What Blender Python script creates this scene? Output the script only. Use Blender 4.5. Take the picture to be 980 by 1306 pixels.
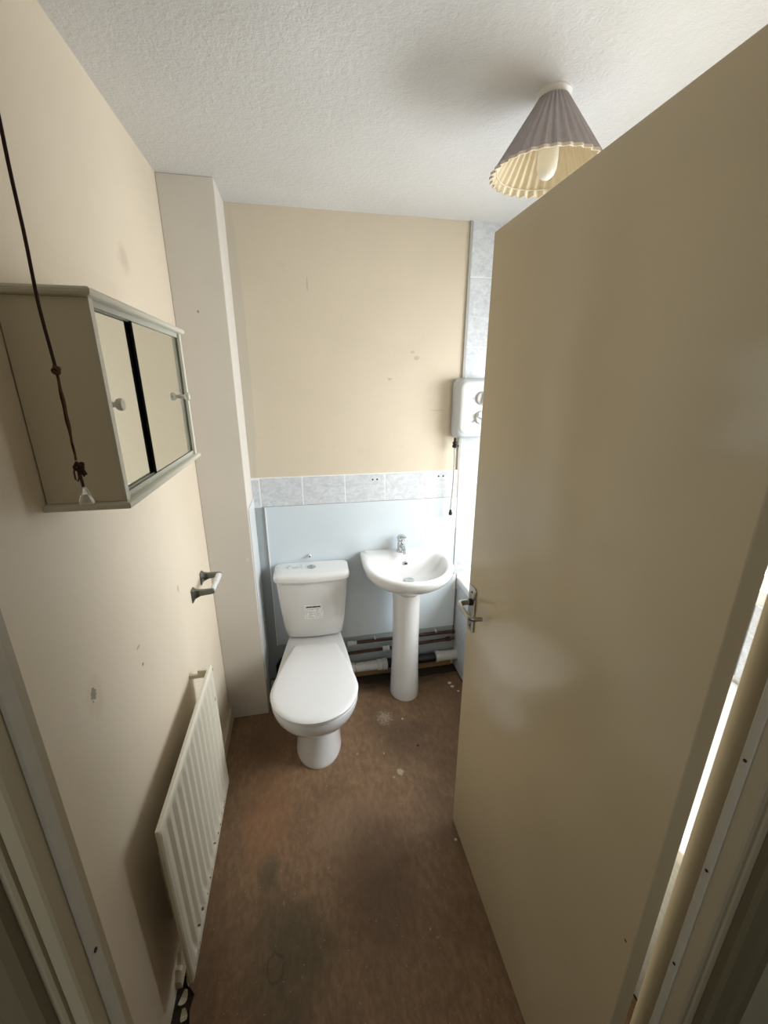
import bpy, bmesh, math, random
from mathutils import Vector, Matrix

random.seed(7)
scene = bpy.context.scene
for o in list(bpy.data.objects):
    bpy.data.objects.remove(o)
COL = scene.collection
PI = math.pi

# ------------------------------------------------------------------ camera
cam_data = bpy.data.cameras.new('camera')
cam = bpy.data.objects.new('camera', cam_data)
COL.objects.link(cam)
scene.camera = cam
cam_data.sensor_fit = 'VERTICAL'
cam_data.sensor_height = 36.0
cam_data.lens = 520.47 / 1306 * 36.0
cam_data.clip_start = 0.01
_p, _y, _r = 0.30731, 0.197618, -0.001254
_f = Vector((math.sin(_y) * math.cos(_p), math.cos(_y) * math.cos(_p), -math.sin(_p)))
_rt = Vector((math.cos(_y), -math.sin(_y), 0))
_dn = _f.cross(_rt)
_rr = _rt * math.cos(_r) + _dn * math.sin(_r)
_dd = -_rt * math.sin(_r) + _dn * math.cos(_r)
cam.matrix_world = Matrix(((_rr.x, -_dd.x, -_f.x, 0.0), (_rr.y, -_dd.y, -_f.y, 0.0),
                           (_rr.z, -_dd.z, -_f.z, 1.62), (0, 0, 0, 1)))

# ------------------------------------------------------------------ world, light, exposure
world = bpy.data.worlds.new('world')
scene.world = world
world.use_nodes = True
world.node_tree.nodes['Background'].inputs[0].default_value = (0.80, 0.90, 1.0, 1)
world.node_tree.nodes['Background'].inputs[1].default_value = 1.0
vs = scene.view_settings
vs.view_transform = 'Standard'
vs.look = 'None'
vs.gamma = 1.0
vs.use_curve_mapping = False
vs.exposure = 0.3


def area_light(name, loc, direction, sx, sy, energy, color):
    d = bpy.data.lights.new(name, 'AREA')
    d.shape = 'RECTANGLE'
    d.size = sx
    d.size_y = sy
    d.energy = energy
    d.color = color
    o = bpy.data.objects.new(name, d)
    COL.objects.link(o)
    o.location = loc
    o.rotation_euler = Vector(direction).to_track_quat('-Z', 'Y').to_euler()
    return o


# daylight through the bathroom window (over the bath) and added fill light through a hall opening
area_light('bathroom_daylight', (1.72, 1.17, 1.40), (-1, 0, -0.75), 1.00, 0.95, 45, (0.93, 0.97, 1.0))
area_light('hall_fill_light', (-0.40, -1.36, 1.50), (0, 1, -0.1), 0.80, 0.90, 3.8, (1.0, 0.97, 0.90))

# ------------------------------------------------------------------ room dimensions (metres)
XL = -0.434      # left wall face
XR = 1.515       # right wall face
YB = 1.972       # back wall face
YF = 0.336       # bathroom face of the door wall
YH = 0.270       # hall face of the door wall
ZC = 2.293       # ceiling


# ------------------------------------------------------------------ materials
def srgb(r, g, b):
    def f(c):
        c /= 255.0
        return c / 12.92 if c <= 0.04045 else ((c + 0.055) / 1.055) ** 2.4
    return (f(r), f(g), f(b), 1.0)


class NT:
    """small node helper"""
    def __init__(self, name):
        self.m = bpy.data.materials.new(name)
        self.m.use_nodes = True
        self.t = self.m.node_tree
        self.b = self.t.nodes['Principled BSDF']
        self.pos = None

    def n(self, kind, **kw):
        nd = self.t.nodes.new(kind)
        for k, v in kw.items():
            setattr(nd, k, v)
        return nd

    def put(self, sock, v):
        if isinstance(v, bpy.types.NodeSocket):
            self.t.links.new(v, sock)
        else:
            sock.default_value = v

    def P(self):
        if self.pos is None:
            self.pos = self.n('ShaderNodeNewGeometry').outputs['Position']
        return self.pos

    def math(self, op, a, b=0.0, c=0.0, clamp=False):
        nd = self.n('ShaderNodeMath', operation=op)
        nd.use_clamp = clamp
        self.put(nd.inputs[0], a)
        self.put(nd.inputs[1], b)
        if op in ('MULTIPLY_ADD', 'SMOOTH_MIN'):
            self.put(nd.inputs[2], c)
        return nd.outputs[0]

    def mix(self, fac, a, b, blend='MIX'):
        nd = self.n('ShaderNodeMix', data_type='RGBA', blend_type=blend)
        self.put(nd.inputs[0], fac)
        self.put(nd.inputs[6], a)
        self.put(nd.inputs[7], b)
        return nd.outputs[2]

    def noise(self, scale, detail=3.0, rough=0.55, stretch=None, dist=0.0):
        v = self.P()
        if stretch:
            vm = self.n('ShaderNodeVectorMath', operation='MULTIPLY')
            self.put(vm.inputs[0], v)
            vm.inputs[1].default_value = stretch
            v = vm.outputs[0]
        nd = self.n('ShaderNodeTexNoise')
        self.put(nd.inputs['Vector'], v)
        nd.inputs['Scale'].default_value = scale
        nd.inputs['Detail'].default_value = detail
        nd.inputs['Roughness'].default_value = rough
        nd.inputs['Distortion'].default_value = dist
        return nd.outputs[0]

    def ramp(self, v, lo, hi):
        nd = self.n('ShaderNodeMapRange')
        nd.interpolation_type = 'SMOOTHSTEP'
        self.put(nd.inputs[0], v)
        nd.inputs[1].default_value = lo
        nd.inputs[2].default_value = hi
        return nd.outputs[0]

    def spot(self, c, r, soft=0.3, wob=0.5, ns=30, ring=False):
        """mask with a shape of its own at world point c, radii r"""
        s = self.n('ShaderNodeVectorMath', operation='SUBTRACT')
        self.put(s.inputs[0], self.P())
        s.inputs[1].default_value = c
        d = self.n('ShaderNodeVectorMath', operation='DIVIDE')
        self.put(d.inputs[0], s.outputs[0])
        d.inputs[1].default_value = r
        ln = self.n('ShaderNodeVectorMath', operation='LENGTH')
        self.put(ln.inputs[0], d.outputs[0])
        w = self.math('MULTIPLY_ADD', self.math('SUBTRACT', self.noise(ns), 0.5), wob, ln.outputs['Value'])
        if ring:
            w = self.math('ABSOLUTE', self.math('SUBTRACT', w, 0.85))
            return self.math('SUBTRACT', 1.0, self.ramp(w, 0.04, 0.04 + soft))
        return self.math('SUBTRACT', 1.0, self.ramp(w, 1.0 - soft, 1.0))

    def bump(self, h, strength, dist):
        bp = self.n('ShaderNodeBump')
        bp.inputs['Strength'].default_value = strength
        bp.inputs['Distance'].default_value = dist
        self.put(bp.inputs['Height'], h)
        self.put(self.b.inputs['Normal'], bp.outputs[0])

    def done(self, col, rough=0.5, metal=0.0, spec=0.5, **kw):
        self.put(self.b.inputs['Base Color'], col)
        self.put(self.b.inputs['Roughness'], rough)
        self.b.inputs['Metallic'].default_value = metal
        self.b.inputs['Specular IOR Level'].default_value = spec
        for k, v in kw.items():
            self.b.inputs[k].default_value = v
        return self.m


def simple(name, c, rough=0.5, metal=0.0, var=0.06, vs_=6.0, bump=0.0, bs=150, bd=0.001, spec=0.5, **kw):
    t = NT(name)
    col = srgb(*c)
    dark = tuple(x * (1 - var * 2) for x in col[:3]) + (1,)
    k = t.mix(t.noise(vs_), dark, col)
    if bump:
        t.bump(t.noise(bs), bump, bd)
    return t.done(k, rough, metal, spec, **kw)


MAT = {}


def wall_paint(name, c, spots=(), rough=0.55, var=0.05, spec=0.35):
    t = NT(name)
    col = srgb(*c)
    k = t.mix(t.ramp(t.noise(2.3, 4), 0.3, 0.7), tuple(x * (1 - var) for x in col[:3]) + (1,), col)
    k = t.mix(t.math('MULTIPLY', t.ramp(t.noise(14, 5), 0.58, 0.75), 0.10), k, srgb(c[0] - 25, c[1] - 30, c[2] - 35))
    for (cc, r, sc, op, soft, wob, ns) in spots:
        k = t.mix(t.math('MULTIPLY', t.spot(cc, r, soft, wob, ns), op), k, srgb(*sc))
    t.bump(t.noise(60, 4, 0.6), 0.15, 0.002)
    return t.done(k, rough, 0, spec)


def build_materials():
    DK = (70, 62, 55)
    MAT['cream'] = wall_paint('cream_wall_paint', (215, 203, 182), [
        ((0.42, YB, 1.635), (0.012, 0.2, 0.006), (176, 150, 124), 0.6, 0.4, 0.6, 80),
        ((0.55, YB, 1.73), (0.016, 0.2, 0.012), (180, 156, 130), 0.6, 0.4, 0.9, 90),
        ((0.53, YB, 1.755), (0.012, 0.2, 0.008), (184, 160, 134), 0.5, 0.4, 0.9, 90),
        ((0.66, YB, 1.49), (0.05, 0.2, 0.004), (190, 168, 142), 0.5, 0.5, 0.6, 60),
        ((-0.23, YB, 1.7), (0.03, 0.2, 0.7), (200, 192, 176), 0.7, 0.3, 0.5, 9),
        ((0.06, YB, 2.02), (0.004, 0.2, 0.03), (178, 158, 130), 0.5, 0.4, 0.8, 40),
    ])
    MAT['left_cream'] = wall_paint('magnolia_wall_paint', (228, 214, 192), [
        ((XL, 0.76, 1.03), (0.2, 0.011, 0.014), (70, 66, 64), 0.95, 0.2, 2.2, 150),
        ((XL, 0.765, 1.02), (0.2, 0.04, 0.055), (206, 190, 166), 0.4, 0.5, 0.9, 30),
        ((XL, 0.985, 0.93), (0.2, 0.006, 0.006), (110, 105, 98), 0.8, 0.3, 1.0, 120),
        ((XL, 0.98, 0.985), (0.2, 0.012, 0.004), (150, 140, 125), 0.7, 0.3, 1.0, 120),
        ((XL, 1.33, 0.965), (0.2, 0.008, 0.014), (160, 140, 120), 0.6, 0.3, 1.0, 120),
        ((XL, 1.34, 1.93), (0.2, 0.05, 0.05), (190, 172, 150), 0.5, 0.8, 0.8, 30),
    ], rough=0.42)
    MAT['column'] = wall_paint('off_white_column_paint', (220, 214, 204), [
        ((-0.35, 1.77, 1.87), (0.004, 0.2, 0.005), (120, 110, 100), 0.8, 0.3, 0.8, 100),
        ((-0.27, 1.77, 0.86), (0.008, 0.2, 0.01), (225, 225, 220), 0.8, 0.3, 0.8, 100),
    ])
    # stippled ceiling
    t = NT('stippled_ceiling_paint')
    k = t.mix(t.ramp(t.noise(1.6, 4), 0.3, 0.7), srgb(216, 215, 212), srgb(225, 224, 222))
    h = t.math('ADD', t.noise(70, 4, 0.6), t.math('MULTIPLY', t.noise(190, 2), 0.35))
    t.bump(h, 0.7, 0.0045)
    MAT['ceiling'] = t.done(k, 0.7, 0, 0.25)
    # floor: worn hardboard sheet
    t = NT('stained_hardboard_floor')
    g = t.noise(24, 9, 0.74, stretch=(2.2, 1.0, 1.0), dist=0.3)
    base = t.mix(t.ramp(g, 0.32, 0.70), srgb(116, 90, 66), srgb(144, 115, 87))
    base = t.mix(t.math('MULTIPLY', t.ramp(t.noise(3.0, 5, 0.6), 0.42, 0.66), 0.55), base, srgb(100, 78, 58))
    base = t.mix(t.math('MULTIPLY', t.ramp(t.noise(40, 5, 0.7), 0.55, 0.75), 0.35), base, srgb(134, 112, 90))
    base = t.mix(t.math('MULTIPLY', t.ramp(t.noise(90, 3, 0.6, stretch=(1, 0.3, 1)), 0.64, 0.78), 0.5), base, srgb(84, 62, 46))
    sp = [((-0.22, 1.25, 0), (0.14, 0.34, 1), (140, 98, 66), 0.45, 0.9, 0.9, 6),
          ((0.05, 1.12, 0), (0.16, 0.16, 1), (134, 112, 90), 0.4, 0.9, 1.2, 9),
          ((0.20, 1.20, 0), (0.10, 0.14, 1), (136, 108, 84), 0.45, 0.9, 1.2, 9),
          ((-0.12, 0.80, 0), (0.16, 0.26, 1), (64, 68, 50), 0.55, 0.8, 1.2, 7),
          ((-0.20, 1.02, 0), (0.05, 0.08, 1), (60, 70, 58), 0.5, 0.7, 1.2, 20),
          ((0.18, 0.95, 0), (0.20, 0.34, 1), (84, 64, 46), 0.6, 0.8, 1.0, 6),
          ((0.30, 1.60, 0), (0.14, 0.18, 1), (88, 70, 52), 0.6, 0.9, 1.0, 10),
          ((0.42, 1.50, 0), (0.14, 0.20, 1), (78, 62, 48), 0.55, 0.9, 1.0, 10),
          ((-0.25, 1.55, 0), (0.16, 0.18, 1), (74, 50, 32), 0.5, 0.9, 0.8, 8),
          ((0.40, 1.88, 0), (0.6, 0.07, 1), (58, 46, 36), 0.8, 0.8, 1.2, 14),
          ((0.33, 1.625, 0), (0.055, 0.06, 1), (172, 156, 136), 0.7, 1.0, 2.2, 70),
          ((0.417, 1.60, 0), (0.007, 0.008, 1), (205, 196, 180), 0.85, 0.6, 1.0, 120),
          ((0.337, 1.315, 0), (0.017, 0.020, 1), (182, 170, 144), 0.85, 0.5, 1.0, 90),
          ((0.305, 1.295, 0), (0.007, 0.007, 1), (170, 158, 136), 0.8, 0.6, 1.0, 120),
          ((0.165, 1.44, 0), (0.007, 0.007, 1), (165, 152, 130), 0.7, 0.6, 1.0, 120),
          ((0.285, 1.42, 0), (0.004, 0.010, 1), (180, 168, 146), 0.7, 0.6, 1.0, 120),
          ((0.74, 1.80, 0), (0.013, 0.010, 1), (225, 220, 205), 0.95, 0.3, 0.7, 60),
          ((0.745, 1.77, 0), (0.011, 0.010, 1), (225, 220, 205), 0.95, 0.3, 0.7, 60),
          ((0.765, 1.73, 0), (0.008, 0.008, 1), (215, 210, 195), 0.9, 0.3, 0.7, 60),
          ((0.475, 1.005, 0), (0.006, 0.006, 1), (205, 195, 170), 0.9, 0.3, 0.7, 60),
          ((0.32, 0.75, 0), (0.010, 0.004, 1), (165, 145, 112), 0.5, 0.6, 1.2, 120),
          ((-0.145, 0.93, 0), (0.003, 0.010, 1), (160, 146, 110), 0.5, 0.6, 1.2, 120),
          ((0.45, 1.43, 0), (0.008, 0.008, 1), (50, 36, 28), 0.9, 0.3, 0.7, 60)]
    for (cc, r, sc, op, soft, wob, ns) in sp:
        base = t.mix(t.math('MULTIPLY', t.spot(cc, r, soft, wob, ns), op), base, srgb(*sc))
    ring = t.spot((-0.165, 0.775, 0), (0.026, 0.04, 1), 0.14, 0.9, 40, ring=True)
    base = t.mix(t.math('MULTIPLY', ring, 0.4), base, srgb(52, 48, 36))
    fl = t.ramp(t.noise(130, 2, 0.5), 0.70, 0.74)
    base = t.mix(t.math('MULTIPLY', fl, 0.6), base, srgb(190, 178, 150))
    t.bump(t.noise(120, 4), 0.12, 0.002)
    MAT['floor'] = t.done(base, t.math('MULTIPLY_ADD', t.noise(8), 0.25, 0.42), 0, 0.35)
    MAT['subfloor'] = simple('dirty_old_floorboard', (66, 54, 42), 0.85, var=0.25, vs_=25, bump=0.6, bs=40, bd=0.004)
    MAT['batten'] = simple('raw_brown_timber', (158, 126, 90), 0.8, var=0.22, vs_=18, bump=0.4, bs=80, bd=0.002)
    # flush door
    t = NT('yellowed_gloss_door_paint')
    k = t.mix(t.ramp(t.noise(1.7, 4), 0.3, 0.7), srgb(194, 178, 147), srgb(202, 187, 156))
    k = t.mix(t.math('MULTIPLY', t.spot((0.488, 0.35, 0.72), (0.5, 0.003, 0.003), 0.3, 0.2, 40), 0.9), k, srgb(40, 34, 28))
    t.bump(t.noise(45, 4, 0.6), 0.06, 0.001)
    MAT['door'] = t.done(k, 0.15, 0, 0.5)
    MAT['trim'] = simple('aged_gloss_trim_paint', (186, 174, 148), 0.35, var=0.05, bump=0.08, bs=60)
    MAT['arch'] = simple('dimmed_architrave_paint', (126, 117, 92), 0.35, var=0.05, bump=0.08, bs=60)  # darkened version of the trim paint, the hall's dimness is in the colour
    MAT['seal'] = simple('grey_draught_seal', (204, 198, 184), 0.7, var=0.08, vs_=40)
    MAT['pin'] = simple('dark_pin', (40, 34, 30), 0.5)
    MAT['skirt'] = simple('cream_skirting_paint', (206, 192, 166), 0.4, var=0.1, vs_=12)
    # marbled tile
    def marble(name, a, b, rough):
        t = NT(name)
        v = t.ramp(t.math('ADD', t.noise(26, 5, 0.7, stretch=(1.0, 1.0, 1.6), dist=0.9), t.math('MULTIPLY', t.noise(90, 3, 0.6), 0.3)), 0.42, 0.86)
        k = t.mix(v, srgb(*a), srgb(*b))
        return t.done(k, rough, 0, 0.5)
    MAT['tile'] = marble('grey_veined_white_tile', (196, 201, 206), (222, 226, 230), 0.16)
    MAT['grout'] = simple('white_grout', (248, 248, 247), 0.7)
    MAT['grey_strip'] = simple('grey_filler_strip', (178, 178, 172), 0.6)
    MAT['blue'] = simple('pale_blue_panel', (216, 226, 232), 0.28, var=0.03)
    MAT['blue_wall'] = simple('blue_grey_plaster', (176, 184, 186), 0.6, var=0.1, vs_=10)
    MAT['bathpanel'] = marble('marbled_bath_panel', (206, 212, 218), (226, 230, 234), 0.25)
    MAT['acrylic'] = simple('white_acrylic', (240, 240, 240), 0.15, var=0.01)
    MAT['china'] = simple('white_china', (226, 226, 225), 0.10, var=0.01, **{'Coat Weight': 0.4, 'Coat Roughness': 0.05})
    MAT['seat'] = simple('white_seat_plastic', (226, 226, 226), 0.22, var=0.01)
    MAT['plastic'] = simple('white_plastic', (220, 222, 222), 0.35, var=0.02)
    MAT['plastic_grey'] = simple('shade_greyed_plastic', (200, 205, 210), 0.4, var=0.02)  # greyed so the shower casing carries its side shade in the colour
    MAT['mark_grey'] = simple('grey_print_and_ring_shade', (158, 162, 166), 0.6)
    MAT['chrome'] = simple('chrome', (200, 205, 206), 0.12, 1.0, var=0.02)
    MAT['dull_chrome'] = simple('dull_grey_metal', (150, 156, 152), 0.28, 1.0, var=0.1, vs_=30)
    MAT['steel'] = simple('brushed_door_furniture', (170, 168, 158), 0.3, 1.0, var=0.06, vs_=40)
    MAT['copper'] = simple('tarnished_copper', (88, 60, 47), 0.5, 0.4, var=0.3, vs_=30)
    MAT['black'] = simple('black_plastic', (22, 22, 24), 0.45, var=0.1)
    MAT['dark_metal'] = simple('dark_fitting_metal', (52, 50, 46), 0.4, 0.6, var=0.2, vs_=60)
    MAT['white_pipe'] = simple('dusty_white_plastic_pipe', (208, 208, 202), 0.5, var=0.12, vs_=40)
    MAT['hose'] = simple('grey_hose', (204, 202, 196), 0.35, 0.0, var=0.1, vs_=80)
    MAT['radiator'] = simple('cream_radiator_enamel', (232, 226, 208), 0.3, var=0.04)
    MAT['rust'] = simple('chipped_rusty_spot', (136, 118, 98), 0.8)
    MAT['cab'] = simple('cream_melamine', (222, 214, 192), 0.35, var=0.04)
    MAT['cab_edge'] = simple('pale_cabinet_moulding', (216, 212, 196), 0.35, var=0.04)
    t = NT('mirror_glass')
    MAT['mirror'] = t.done(t.mix(t.noise(4), (0.83, 0.86, 0.82, 1), (0.86, 0.88, 0.84, 1)), 0.015, 1.0)
    MAT['glass_edge'] = simple('dark_green_glass_edge', (14, 26, 24), 0.15)
    MAT['knob'] = simple('cream_knob', (222, 218, 202), 0.3)
    MAT['rail'] = simple('pale_plastic_track', (196, 196, 182), 0.4)
    MAT['cord'] = simple('brown_braided_cord', (74, 46, 34), 0.8, var=0.4, vs_=90, bump=0.8, bs=400)
    MAT['cord_light'] = simple('tan_frayed_cord', (128, 92, 62), 0.8, var=0.4, vs_=90, bump=0.8, bs=400)
    t = NT('clear_acrylic_pull')
    MAT['clear'] = t.done(t.mix(t.noise(20), (0.9, 0.9, 0.88, 1), (0.95, 0.95, 0.93, 1)), 0.12, **{'Transmission Weight': 0.75, 'IOR': 1.45})
    # lamp shade fabric
    t = NT('mauve_grey_shade_fabric')
    k = t.mix(t.noise(60, 4), srgb(166, 158, 158), srgb(190, 182, 182))
    t.bump(t.noise(900, 2), 0.3, 0.0006)
    MAT['shade'] = t.done(k, 0.85, 0, 0.2)
    MAT['shade_in'] = simple('cream_shade_lining', (228, 214, 184), 0.8, var=0.06, vs_=30)
    MAT['shade_trim'] = simple('cream_shade_trim', (226, 214, 194), 0.8)
    MAT['bulb'] = simple('opal_bulb_glass', (238, 234, 222), 0.25, var=0.01)
    MAT['lampwhite'] = simple('white_lamp_rose', (232, 230, 224), 0.4)
    # paper label with rows of small grey print
    t = NT('printed_paper_label')
    sx = t.n('ShaderNodeSeparateXYZ')
    t.put(sx.inputs[0], t.P())
    row = t.math('FRACT', t.math('MULTIPLY', sx.outputs[2], 110.0))
    inrow = t.math('MULTIPLY', t.ramp(row, 0.30, 0.42), t.math('SUBTRACT', 1.0, t.ramp(row, 0.68, 0.8)))
    letters = t.ramp(t.noise(300, 2, 0.6, stretch=(1, 1, 0.25)), 0.42, 0.54)
    k = t.mix(t.math('MULTIPLY', t.math('MULTIPLY', inrow, letters), 0.7), srgb(252, 252, 251), srgb(60, 62, 64))
    MAT['label'] = t.done(k, 0.6)
    MAT['label_head'] = simple('dark_label_print', (84, 86, 88), 0.7, var=0.3, vs_=300)
    t = NT('faint_sticker_print')
    k = t.mix(t.ramp(t.noise(120, 3, 0.6, stretch=(0.5, 1.6, 1)), 0.48, 0.6), srgb(226, 228, 230), srgb(150, 162, 168))
    MAT['lid_sticker'] = t.done(k, 0.5)
    t = NT('window_pane_glass')
    tr = t.n('ShaderNodeBsdfTransparent')
    gl = t.n('ShaderNodeBsdfGlossy')
    gl.inputs['Roughness'].default_value = 0.1
    mx = t.n('ShaderNodeMixShader')
    mx.inputs[0].default_value = 0.06
    t.t.links.new(tr.outputs[0], mx.inputs[1])
    t.t.links.new(gl.outputs[0], mx.inputs[2])
    t.t.links.new(mx.outputs[0], t.t.nodes['Material Output'].inputs[0])
    MAT['pane'] = t.m
    MAT['upvc'] = simple('white_window_frame', (236, 236, 234), 0.35)
    MAT['hall'] = wall_paint('hall_wall_paint', (178, 172, 148))
    MAT['hall_floor'] = simple('hall_carpet', (96, 84, 66), 0.95, var=0.2, vs_=60, bump=0.6, bs=300, bd=0.003)
    MAT['flake'] = simple('cream_paint_flake', (224, 214, 186), 0.7, var=0.2, vs_=60)
    MAT['hole'] = simple('dark_hole', (24, 22, 20), 0.9)


build_materials()


# ------------------------------------------------------------------ mesh building
class MB:
    def __init__(self):
        self.bm = bmesh.new()

    def box(self, x0, x1, y0, y1, z0, z1):
        v = [self.bm.verts.new(p) for p in ((x0, y0, z0), (x1, y0, z0), (x1, y1, z0), (x0, y1, z0),
                                            (x0, y0, z1), (x1, y0, z1), (x1, y1, z1), (x0, y1, z1))]
        for f in ((0, 3, 2, 1), (4, 5, 6, 7), (0, 1, 5, 4), (1, 2, 6, 5), (2, 3, 7, 6), (3, 0, 4, 7)):
            self.bm.faces.new([v[i] for i in f])
        return self

    def loft(self, rings, cap0=True, cap1=True, closed=False):
        R = [[self.bm.verts.new(p) for p in r] for r in rings]
        n = len(R[0])
        seq = list(range(len(R) - 1))
        for i in seq:
            for j in range(n):
                k = (j + 1) % n
                self.bm.faces.new((R[i][j], R[i][k], R[i + 1][k], R[i + 1][j]))
        if closed:
            for j in range(n):
                k = (j + 1) % n
                self.bm.faces.new((R[-1][j], R[-1][k], R[0][k], R[0][j]))
        else:
            if cap0:
                self.bm.faces.new(R[0][::-1])
            if cap1:
                self.bm.faces.new(R[-1])
        return self

    def lathe(self, prof, c, axis='z', n=32, cap0=True, cap1=True):
        """prof = [(radius, along)]"""
        rings = []
        for (r, h) in prof:
            ring = []
            for i in range(n):
                a = 2 * PI * i / n
                u, w = r * math.cos(a), r * math.sin(a)
                if axis == 'z':
                    ring.append((c[0] + u, c[1] + w, c[2] + h))
                elif axis == 'y':
                    ring.append((c[0] + u, c[1] + h, c[2] + w))
                else:
                    ring.append((c[0] + h, c[1] + u, c[2] + w))
            rings.append(ring)
        return self.loft(rings, cap0, cap1)

    def tube(self, pts, r, n=12, caps=True):
        pts = [Vector(p) for p in pts]
        rr = r if isinstance(r, (list, tuple)) else [r] * len(pts)
        rings = []
        up = None
        for i, p in enumerate(pts):
            a = pts[max(i - 1, 0)]
            b = pts[min(i + 1, len(pts) - 1)]
            d = (b - a).normalized()
            if up is None:
                up = Vector((0, 0, 1)) if abs(d.z) < 0.9 else Vector((1, 0, 0))
            s = d.cross(up).normalized()
            up = s.cross(d).normalized()
            rings.append([tuple(p + (s * math.cos(2 * PI * k / n) + up * math.sin(2 * PI * k / n)) * rr[i]) for k in range(n)])
        return self.loft(rings, caps, caps)

    def bevel(self, w, seg=2, angle=0.5):
        bmesh.ops.recalc_face_normals(self.bm, faces=self.bm.faces[:])
        es = [e for e in self.bm.edges if len(e.link_faces) == 2 and e.calc_face_angle(0) > angle]
        bmesh.ops.bevel(self.bm, geom=es, offset=w, offset_type='OFFSET', segments=seg, profile=0.5, affect='EDGES', clamp_overlap=True)
        return self


OFF = {}


def obj(name, mb, mat, parent=None, smooth=False, loc=None):
    """links mb as one mesh object; vertices are given in world coordinates
    (or in the thing's own frame when its Empty was made with local=True)"""
    bm = mb.bm
    bmesh.ops.recalc_face_normals(bm, faces=bm.faces[:])
    off = Vector((0, 0, 0))
    if parent is not None:
        off = OFF[parent.name]
    elif loc is not None:
        off = Vector(loc)
    bmesh.ops.translate(bm, verts=bm.verts[:], vec=-off)
    me = bpy.data.meshes.new(name)
    bm.to_mesh(me)
    bm.free()
    me.materials.append(MAT[mat])
    if smooth:
        for p in me.polygons:
            p.use_smooth = True
        me.set_sharp_from_angle(angle=math.radians(smooth if smooth > 1 else 40))
    o = bpy.data.objects.new(name, me)
    COL.objects.link(o)
    if parent is not None:
        o.parent = parent
        OFF[o.name] = off
    else:
        o.location = off
        OFF[o.name] = off
    return o


def tag(o, label, cat, group=None):
    o['label'] = label
    o['category'] = cat
    if group:
        o['group'] = group
    return o


def thing(name, label, cat, loc, rotz=0.0, local=False, group=None):
    o = bpy.data.objects.new(name, None)
    o.empty_display_size = 0.05
    COL.objects.link(o)
    o.location = loc
    o.rotation_euler = (0, 0, rotz)
    OFF[o.name] = Vector((0, 0, 0)) if local else Vector(loc)
    return tag(o, label, cat, group)


def struct(name, mb, mat, label=None, parent=None, smooth=False):
    o = obj(name, mb, mat, parent, smooth)
    if parent is None:
        o['kind'] = 'structure'
        if label:
            o['label'] = label
            o['category'] = name.split('_')[0]
    return o


def struct_empty(name, label, loc):
    o = bpy.data.objects.new(name, None)
    COL.objects.link(o)
    o.location = loc
    o['kind'] = 'structure'
    o['label'] = label
    o['category'] = name.split('_')[0]
    OFF[o.name] = Vector(loc)
    return o


def sm(t):
    t = min(max(t, 0.0), 1.0)
    return t * t * (3 - 2 * t)


def egg(z, yf, yw, yb, hw, hwb, cx=0.0, p=2.0, rc=0.03, nf=28, ns=8):
    """closed outline: rounded front (towards -y), tapering to a rounded straight back"""
    pts = []
    for i in range(nf + 1):
        a = PI * i / nf
        c, s = math.cos(a), math.sin(a)
        x = math.copysign(abs(c) ** (2.0 / p), c) * hw
        y = yw - (abs(s) ** (2.0 / p)) * (yw - yf)
        pts.append((cx + x, y, z))
    rc = min(rc, hwb * 0.9, (yb - yw) * 0.8)
    left = []
    for i in range(1, ns + 1):
        t = i / ns
        left.append((hw + (hwb - hw) * t ** 1.35, yw + (yb - rc - yw) * t))
    for i in range(1, 5):
        a = PI / 2 * i / 4
        left.append((hwb - rc + rc * math.cos(a), yb - rc + rc * math.sin(a)))
    pts += [(cx - x, y, z) for x, y in left]
    for k in (-0.5, 0.0, 0.5):
        pts.append((cx + k * (hwb - rc), yb, z))
    pts += [(cx + x, y, z) for x, y in left[::-1]]
    return pts


def rrect(u0, u1, v0, v1, r, n=5):
    """rounded rectangle outline in a plane (u, v)"""
    pts = []
    for (cu, cv, a0) in ((u1 - r, v1 - r, 0), (u0 + r, v1 - r, PI / 2), (u0 + r, v0 + r, PI), (u1 - r, v0 + r, 1.5 * PI)):
        for i in range(n + 1):
            a = a0 + PI / 2 * i / n
            pts.append((cu + r * math.cos(a), cv + r * math.sin(a)))
    return pts


# ================================================================== THE SETTING
# floor: hardboard sheet over old boards
fl = struct('floor', MB().box(XL - 0.1, XR + 0.1, YF - 0.03, YB + 0.1, -0.08, -0.012), 'subfloor', 'dark dirty old floorboards below brown hardboard sheet')
b = MB()
# sheet with a slightly ragged far edge
n = 40
top, bot = [], []
x0, x1 = XL + 0.002, 0.812
far = [(x0 + (x1 - x0) * i / n, 1.885 + random.uniform(-0.006, 0.006) + (0.07 if i < 9 else 0)) for i in range(n + 1)]
outline = [(x1, YH + 0.03), (x0 + 0.05, YH + 0.03), (x0 + 0.05, 0.50), (x0 + 0.06, 0.60), (x0 + 0.052, 0.70), (x0 + 0.044, 0.735), (x0 + 0.05, 0.765), (x0 + 0.022, 0.795), (x0 + 0.017, 0.815), (x0, 0.816)] + far
tv = [b.bm.verts.new((x, y, 0.0)) for x, y in outline]
bv = [b.bm.verts.new((x, y, -0.012)) for x, y in outline]
b.bm.faces.new(tv)
b.bm.faces.new(bv[::-1])
for i in range(len(tv)):
    j = (i + 1) % len(tv)
    b.bm.faces.new((tv[i], bv[i], bv[j], tv[j]))
struct('hardboard_sheet', b, 'floor', parent=fl)

struct('ceiling', MB().box(-1.95, 2.0, -1.3, YB + 0.1, ZC, ZC + 0.08), 'ceiling', 'white stippled ceiling')
struct('wall_left', MB().box(XL - 0.1, XL, YF, YB + 0.1, -0.05, ZC), 'left_cream', 'cream painted left wall with scuff marks')
wb = struct('wall_back', MB().box(XL - 0.1, XR + 0.1, YB, YB + 0.1, -0.05, ZC), 'cream', 'cream painted back wall above row of tiles')

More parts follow.
